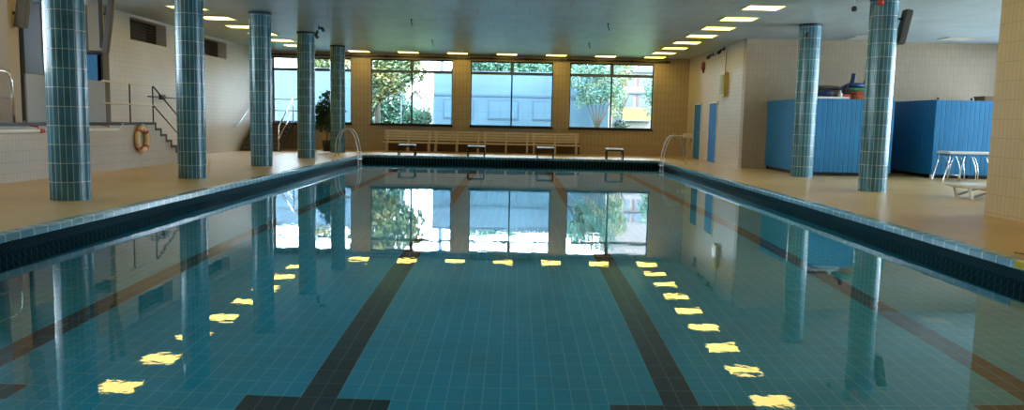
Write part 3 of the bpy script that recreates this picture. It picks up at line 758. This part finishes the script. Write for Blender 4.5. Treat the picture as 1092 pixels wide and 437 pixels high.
MB().box(w2-.04, w2, .04, d2, z0, zt+.03).build('side_board', M['blue_board'], t)
MB().box(.04, w2-.04, .04, d2, zt-.05, zt-.01).build('roof_board', M['navy'], t)
for x in (.0, w2*.33, w2*.66, w2-.08):
    for y in (.0, d2-.1): MB().box(x, x+.07, y+.0, y+.07, 0, z0).build('foot', M['white_paint'] if x < .1 and y < .1 else M['black'], t)
MB().box(.05, w2-.03, .10, .14, 0, z0+.02).build('gap_shade', M['black'], t)  # shade of the open gap here, put in as a black strip
for x in (.05, .95, 1.85): MB().lathe([(0,0), (.03,0), (.035,.05), (0,.07)], c=(x,.02,zt+.03), n=12).build('post_cap', M['black'], t)

# clutter on top of the enclosure
TZ = EH+.004
def on_top(px, y): return at(px, 100, 'Y', y).x
def add(name, lab, cat, b, mat, x, y, z, parts=(), bevel=0):
    o = b.build(name, mat, bevel=bevel); o.location = (x, y, z); tag(o, lab, cat, 'pool toys piled on the blue enclosure'); return o
def stadium(L, r, n=8): return [(L/2+r*math.cos(a), r*math.sin(a)) for a in [-PI/2+PI*i/n for i in range(n+1)]] + [(-L/2+r*math.cos(a), r*math.sin(a)) for a in [PI/2+PI*i/n for i in range(n+1)]]
o = MB().box(-.52,.47,-.09,.09,0,.055).build('white_board', M['white_paint'], bevel=.01); o.location = (on_top(886,21.48), 21.47, TZ); tag(o, 'long white board lying on the front edge of the blue enclosure', 'board')
def ringpts(r1, r2, z, n=24, tilt=0): return [(r1*math.cos(2*PI*k/n), r2*math.sin(2*PI*k/n), z+tilt*math.sin(2*PI*k/n)) for k in range(n)]
X0 = on_top(868, 21.9)
add('inflatable_mat', 'dark blue rolled mat at the left end of the pile', 'mat', MB().tube([(-.25,0,.09), (-.18,.0,.11), (0,0,.13), (.14,0,.13), (.2,0,.11)], [.05,.09,.125,.13,.08], 14), M['navy'], X0+.27, 21.82, TZ)
add('white_bottle', 'small white bottle standing between dark mat and red float', 'bottle', MB().lathe([(0,0), (.05,0), (.055,.14), (.02,.19), (.02,.24), (0,.24)], n=16), M['white_paint'], X0+.62, 21.64, TZ)
add('swim_float', 'red swim float lying flat in the middle of the pile', 'swim float', MB().prism(stadium(.26,.11), 'Z', 0, .14), M['red'], X0+.78, 21.89, TZ, bevel=.02)
add('swim_float', 'orange swim float lying under a red one in the pile', 'swim float', MB().prism(stadium(.20,.14), 'Z', 0, .12), M['orange'], X0+1.28, 21.85, TZ, bevel=.02)
add('swim_float', 'red swim float stacked on an orange one in the pile', 'swim float', MB().prism(stadium(.16,.13), 'Z', 0, .10), M['ring_band'], X0+1.22, 21.86, TZ+.122, bevel=.02)
add('foam_noodle', 'green foam noodle lying on the stacked floats', 'foam noodle', MB().tube([(-.24,0,.05), (-.1,-.02,.055), (.1,0,.055), (.24,.02,.05)], .045, 12), M['green'], X0+1.22, 21.86, TZ+.226)
add('swim_ring', 'orange inflatable ring at the right of the pile', 'swim ring', MB().tube(ringpts(.12,.12,.075), .07, 12, closed=True), M['orange'], X0+1.74, 21.82, TZ)
add('swim_ring', 'thick olive ring at the back left of the pile', 'swim ring', MB().tube(ringpts(.24,.18,.14), .13, 12, closed=True), M['olive'], X0+.62, 22.6, TZ)
add('foam_noodle', 'olive brown foam noodle lying across the olive ring', 'foam noodle', MB().tube([(-.30,0,.06), (-.1,0,.07), (.1,.0,.07), (.3,0,.06)], .065, 12), M['olive'], X0+.66, 22.6, TZ+.275)
add('swim_float', 'thick dark grey float block at the back of the pile', 'swim float', MB().prism(stadium(.24,.15), 'Z', 0, .34), M['olive'], X0+1.32, 22.36, TZ, bevel=.03)
add('foam_noodle', 'short dark noodle on the dark grey float block', 'foam noodle', MB().tube([(-.22,0,.07), (0,.01,.08), (.22,0,.07)], .06, 12), M['deep_blue'], X0+1.32, 22.36, TZ+.345)
o = thing('inflatable_chair', 'deep blue inflatable with upright fins at the right of the pile', 'inflatable', (X0+1.6, 22.95, TZ), 0, 'pool toys piled on the blue enclosure')
MB().tube([(-.42,0,.24), (-.25,0,.26), (.1,0,.27), (.36,0,.22)], [.16,.25,.26,.16], 16).build('body', M['deep_blue'], o)
MB().prism([(-.20,.42), (-.08,.42), (-.04,.78), (-.14,.80)], 'Y', -.05, .05).build('fin', M['navy'], o, bevel=.02)
MB().prism([(.16,.40), (.28,.38), (.34,.62), (.24,.64)], 'Y', -.05, .05).build('fin', M['navy'], o, bevel=.02)
p = at(1049, 104, 'Y', 22.2)
t = thing('cardboard_box', 'flat brown cardboard box on top of the far right blue enclosure', 'box', (p.x+.1, 22.0, EH+.006))
MB().box(-.33,.33,-.25,.25,0.001,.16).build('carton', M['cardboard'], t, bevel=.008)
MB().box(-.345,.345,-.265,.265,.13,.17).build('lid', M['cardboard'], t, bevel=.005)

# ------------------------------------------------------------------ trestle and lounger at the right
p0, p1 = at(1007, 162, 'Y', 20.4), at(1062, 163, 'Y', 20.4)
t = thing('tubular_rack', 'white-topped rack with bowed chrome legs before the far right blue enclosure', 'rack', (p0.x, 20.4, H))
zt = p0.z-H
MB().box(-.03, 1.55, -.3, .3, zt-.04, zt+.02).build('top_board', M['white_paint'], t, bevel=.015)
for y in (-.26, .26):
    MB().tube([(.02,y,zt-.03), (-.02,y,zt*.6), (-.12,y,.02), (-.12,y,0)], .018, 10).build('leg', M['chrome'], t)
    MB().tube([(.40,y,zt-.03), (.34,y,zt*.6), (.26,y,.0)], .018, 10).build('leg', M['chrome'], t)
    for x in (.10, .50, .86, 1.22):
        MB().tube([(x,y,zt-.03), (x+.09,y,zt*.82), (x+.17,y,zt*.55), (x+.21,y,zt*.28), (x+.21,y,.0)], .010, 8).build('bowed_leg', M['chrome'], t)
MB().tube([(-.05,-.26,.16), (.3,-.26,.16)], .014, 8).build('stretcher', M['steel_dull'], t)
MB().box(.05, 1.4, -.28, .28, zt-.085, zt-.05).build('under_board', M['blue_panel'], t)
p0 = at(1016, 196, 'Y', 15.2); 
t = thing('sun_lounger', 'low white plastic lounger half hidden by the right wall edge', 'lounger', (p0.x, 15.2, H))
zt = p0.z-H
MB().prism([(-.03,zt-.02), (.1,zt-.07), (1.5,zt-.07), (1.5,zt), (.1,zt+.01), (-.03,zt+.02)], 'Y', -.3, .3).build('lying_surface', M['white_paint'], t, bevel=.02)
for k in range(10): MB().box(.12+k*.13, .2+k*.13, -.27, .27, zt, zt+.012).build('slat', M['white_paint'], t)
for y in (-.27, .27):
    MB().beam((.17,y,zt-.05), (.24,y,0), .05, .06, (0,1,0)).build('leg', M['white_paint'], t, bevel=.01)
    MB().beam((.24,y,.03), (.75,y,zt-.06), .04, .035, (0,1,0)).build('brace', M['steel_dull'], t)
    MB().beam((.5,y,zt-.05), (1.35,y,0), .05, .05, (0,1,0)).build('leg', M['white_paint'], t, bevel=.01)
# small things on the deck
q = at(885, 213, 'Z', H)
for px, py in ((883,218),(929,217.5)): pass
q = at(1085, 271, 'Z', H)
o = MB().tube([(0,-.12,.01), (.03,-.05,.012), (-.01,.03,.012), (.03,.1,.01)], .006, 6).build('hair_tie', M['black']); o.location = (q.x, q.y, H); tag(o, 'tiny dark cord lying on the right deck edge', 'cord')

# ------------------------------------------------------------------ outside
GZO = .1
struct(MB().box(-160, 160, YF+.35, 420, GZO-.1, GZO).build('ground', M['lawn']))
BYO = 39.0
def blue_building(px0, px1, py_top, label, band=True, y=BYO):
    a, b2 = at(px0, 100, 'Y', y), at(px1, 100, 'Y', y); zt = at((px0+px1)/2, py_top, 'Y', y).z
    t = thing('blue_pavilion', label, 'building', (a.x, y, GZO)); W = b2.x-a.x
    MB().box(0, W, 0, 2.5, 0, zt-GZO).build('facade', M['blue_facade'], t, bevel=.05)
    MB().box(-.06, W+.06, -.06, 2.56, zt-GZO, zt-GZO+.08).build('roof_edge', M['frame_grey'], t)
    if band:
        for k in range(int(W//2.2)):
            x = .5+k*2.2
            f = MB().box(x, x+1.5, -.03, .02, 1.5, 2.45).build('window', M['blue_band'], t)
            MB().box(x+.06, x+1.44, -.045, -.02, 1.56, 2.39).build('pane', M['blue_facade'], f)
        MB().box(0, W, -.05, .0, 2.62, 2.72).build('band', M['blue_band'], t)
    return t
blue_building(462, 650, 78.5, 'pale blue pavilion outside behind the middle window')
blue_building(252, 383, 74, 'pale blue wall outside behind the left window', band=False)
# trees
def treeat(px, py, y, **k): p = at(px, py, 'Y', y); return p
def scl(bl, k): return [tuple(v*k for v in q) for q in bl]
def F2(h, *br):  # trunk then branches
    out = [[(0,0,0), (.05,0,h*.5), (0,0,h)]]
    for (dx, dy, dz) in br: out.append([(0,0,h*.55), (dx*.5,dy*.5,h*.55+dz*.55), (dx,dy,h*.55+dz)])
    return out
p = at(402, 131, 'Y', 44)
tree('autumn_tree', 'yellow-green tree filling the left pane of the second window', (p.x, 44, GZO), 7,
     [(-.3,0,4.6,1.5,1.2,1.3), (.9,0,3.9,1.3,1.1,1.1), (-.5,0,3.1,1.1,1,1.1), (1.9,0,4.3,.8,.8,.55), (2.3,0,3.7,.5,.5,.35), (0,0,5.8,1.6,1.2,1), (1.8,0,5.0,.9,.9,.6)], 7000, .24, M['leaf_autumn'], .22, F2(4.5, (1.3,0,1.6), (-1,.2,1.8), (2.2,0,1.3)), 5)
p = at(414, 131, 'Y', 49)
tree('green_tree', 'blue-green bushy tree low behind the yellow-green one', (p.x, 49, GZO), 4,
     [(0,0,2.4,1.3,1,1.4), (.8,0,1.7,.8,.9,1.3), (-1,0,1.7,1.0,.9,1.4), (.0,0,3.6,1.2,.8,.9)], 5000, .24, M['leaf_green'], .18, F2(3, (.8,0,1), (-.7,0,1)), 6)
p = at(635.5, 131, 'Y', 38.2)
tree('vase_shaped_tree', 'vase-shaped green tree outside the right window', (p.x, 37.6, GZO), 4,
     [(-.1,0,2.9,1.0,.7,.65), (-.9,0,3.5,.55,.6,.65), (.6,0,3.3,.6,.6,.7), (0,0,4.0,1.2,.7,.6), (.95,0,2.6,.4,.4,.5), (-.75,0,2.5,.4,.4,.45)], 2800, .14, M['leaf_green'], .045,
     [[(0,0,0), (0,0,1.2), (.02,0,1.6)]] + [[(0,0,1.1), (dx*.45,0,2.0), (dx,.1,3.2)] for dx in (-.85,-.5,-.15,.2,.55,.9)], 8)
for k, (px, lab) in enumerate(((515,'green tree top rising above the pavilion, left of three'), (548,'green tree top rising above the pavilion, middle of three'), (580,'green tree top rising above the pavilion, right of three'))):
    yy = 52+k*6; p = at(px, 131, 'Y', yy); q = yy/52
    tree('green_tree', lab, (p.x, yy, GZO), 8, scl([(0,0,5.2,1.6,1.4,1.0-.15*(k==0)), (-.8,0,4.5,1.2,1.2,1), (.9,0,4.6,1.2,1.2,1)], q), 4000, .27, M['leaf_green'], .2, F2(5, (.9,0,1.5), (-.9,0,1.5)), 20+k)
p = at(345, 131, 'Y', 50)
tree('green_tree', 'yellowish tree top above the pale blue wall in the left window', (p.x, 50, GZO), 8, [(0,0,5.0,1.1,1.2,1.1), (.9,0,4.6,.8,1,1)], 1500, .28, M['leaf_autumn'], .2, F2(5, (.9,0,1.0)), 31)
p = at(612, 131, 'Y', 70)
tree('green_tree', 'dark green tree crown at the left of the right window', (p.x, 70, GZO), 8, scl([(.5,0,5.0,1.8,1.2,1.3), (2,0,4.6,1.0,1,1)], 1.4), 4500, .3, M['leaf_green'], .2, F2(7, (.9,0,1.5), (-.9,0,1.5)), 33)
# hedge
a, c_ = at(429, 131, 'Y', 42), at(458, 131, 'Y', 42); zt = at(443, 116.5, 'Y', 42).z
b = MB(); leaf_cloud(b, [((a.x+(c_.x-a.x)*(k+.5)/5), 42, GZO+(zt-GZO)*.5, .35, .4, (zt-GZO)*.55) for k in range(5)], 2600, .16, 44, 0)
b.box(a.x+.1, c_.x-.1, 41.8, 42.2, GZO, zt-.12)
o = b.build('hedge', M['leaf_dark']); tag(o, 'clipped dark hedge outside the second window', 'hedge')
p = at(661, 131, 'Y', 41); b = MB(); leaf_cloud(b, [(0,0,.95,.5,.4,.72)], 1200, .13, 45, 0); b.tube([(0,0,0), (0,0,.7)], .05, 6)
o = b.build('round_bush', M['leaf_dark']); o.location = (p.x, 41, GZO); tag(o, 'round dark bush below the yellow balcony outside', 'bush')
# houses with red roofs
for k, (px, top, lab) in enumerate(((443,96,'white house with red roof outside, left of three'), (451,99,'white house with red roof outside, middle of three'), (459,103,'white house with red roof outside, right of three'))):
    Y = 250+k*22; p = at(px, 131, 'Y', Y); t = thing('red_roofed_house', lab, 'house', (p.x, Y, GZO), 0, 'red-roofed houses far outside')
    w = 3.9+k*.3; zr = at(px, top, 'Y', Y).z-GZO; ze = zr-2.6
    MB().prism([(-w/2,0), (w/2,0), (w/2,ze), (0,zr-.25), (-w/2,ze)], 'Y', 0, 12).build('walls', M['house_white'], t)
    MB().prism([(-w/2-.3,ze-.3), (0,zr-.2), (w/2+.3,ze-.3), (w/2+.3,ze+.1), (0,zr+.3), (-w/2-.3,ze+.1)], 'Y', -.8, 12.4).build('roof', M['roof_red'], t)
    for z in (ze-2.4, ze-5):
        for x in (-1.2, .4): MB().box(x, x+.8, -.1, .05, z, z+1.6).build('window', M['dark_glass'], t)
    MB().box(.5, 1.1, 4, 4.6, ze+.5, zr+1).build('chimney', M['roof_red'], t)
# pole
p = at(471, 100, 'Y', 46); o = MB().tube([(0,0,0), (0,0,7)], .11, 10).lathe([(0,7), (.2,7), (.1,7.2), (0,7.2)], n=12).build('lamp_post', M['frame_grey']); o.location = (p.x, 46, GZO); tag(o, 'grey lamp post above the pavilion in the second window', 'lamp post')
p = at(428, 100, 'Y', 41); o = MB().tube([(0,0,0), (0,0,2.6)], .03, 8).lathe([(0,2.6), (.08,2.6), (.05,2.75), (0,2.75)], n=12).build('lamp_post', M['frame_grey']); o.location = (p.x, 41, GZO); tag(o, 'short thin grey post beside the hedge', 'lamp post')
# apartment building
AY = 62; a = at(652, 131, 'Y', AY); c_ = at(712, 131, 'Y', AY); W = c_.x-a.x
t = thing('apartment_building', 'pale pink apartment block with yellow balcony outside the right window', 'building', (a.x, AY, GZO))
MB().box(0, W, 0, 6, 0, 9).build('walls', M['house_pink'], t)
def zz_(py): return at(675, py, 'Y', AY).z-GZO
for zy0, zy1 in ((92,80), (114,101), (75,66)):
    for px in (656, 667, 681):
        x = at(px, 100, 'Y', AY).x-a.x
        w_ = MB().box(x, x+.62, -.04, .03, zz_(zy0), zz_(zy1)).build('window', M['dark_glass'], t)
        MB().box(x-.16, x, -.06, .0, zz_(zy0), zz_(zy1)).build('shutter', M['shutter'], w_)
for zy in (98.5, 76): MB().box(-.05, W, -.3, .02, zz_(zy)-.08, zz_(zy)+.08).build('ledge', M['frame_grey'], t)
x0, x1 = at(663, 120, 'Y', AY-.9).x-a.x, at(695, 120, 'Y', AY-.9).x-a.x
bl_ = MB().box(x0, x1, -.9, 0, zz_(129), zz_(128)).build('balcony_floor', M['house_white'], t)
for k in range(3):
    xa = x0+(x1-x0)*k/3; MB().box(xa+.02, xa+(x1-x0)/3-.02, -.93, -.88, zz_(128), zz_(115.5)).build('balcony_panel', M['yellow_balcony'], t)
MB().box(.1, .9, -.05, .03, 0, zz_(114)).build('entrance', M['dark_glass'], t)
p = at(648, 131, 'Y', 46)
tree('green_tree', 'loose yellow-green tree before the pink apartment block', (p.x+.9, 47, GZO), 6, [(-.2,0,3.2,.6,.6,.7), (.1,0,4.4,.6,.6,.8), (-.3,0,2.2,.5,.5,.6)], 700, .2, M['leaf_autumn'], .07, F2(4, (.5,0,1.0), (-.4,0,1.2)), 52)
p = at(692, 131, 'Y', 46)
tree('green_tree', 'slim green tree at the right edge of the right window', (p.x+.1, 46, GZO), 6, [(0,0,3.4,.5,.5,.9), (-.1,0,2.4,.35,.4,.5)], 500, .18, M['leaf_green'], .06, F2(4, (.3,0,1.0)), 53)

# ------------------------------------------------------------------ daylight
w = bpy.data.worlds.new('sky'); sc.world = w; w.use_nodes = True; nt = w.node_tree
bg = nt.nodes['Background']; bg.inputs[0].default_value = (.74, .88, 1.0, 1); bg.inputs[1].default_value = 13

sc.view_settings.view_transform = 'Standard'; sc.view_settings.look = 'None'
sc.view_settings.gamma = 1; sc.view_settings.use_curve_mapping = False
sc.view_settings.exposure = 0.6
cy = sc.cycles
cy.use_denoising = True
try: cy.denoiser = 'OPENIMAGEDENOISE'
except Exception: pass
cy.max_bounces = 10; cy.diffuse_bounces = 6; cy.glossy_bounces = 5; cy.transmission_bounces = 8; cy.transparent_max_bounces = 16
cy.use_guiding = True; cy.caustics_reflective = False; cy.caustics_refractive = True; cy.blur_glossy = .3
cy.sample_clamp_indirect = 12; cy.use_adaptive_sampling = False
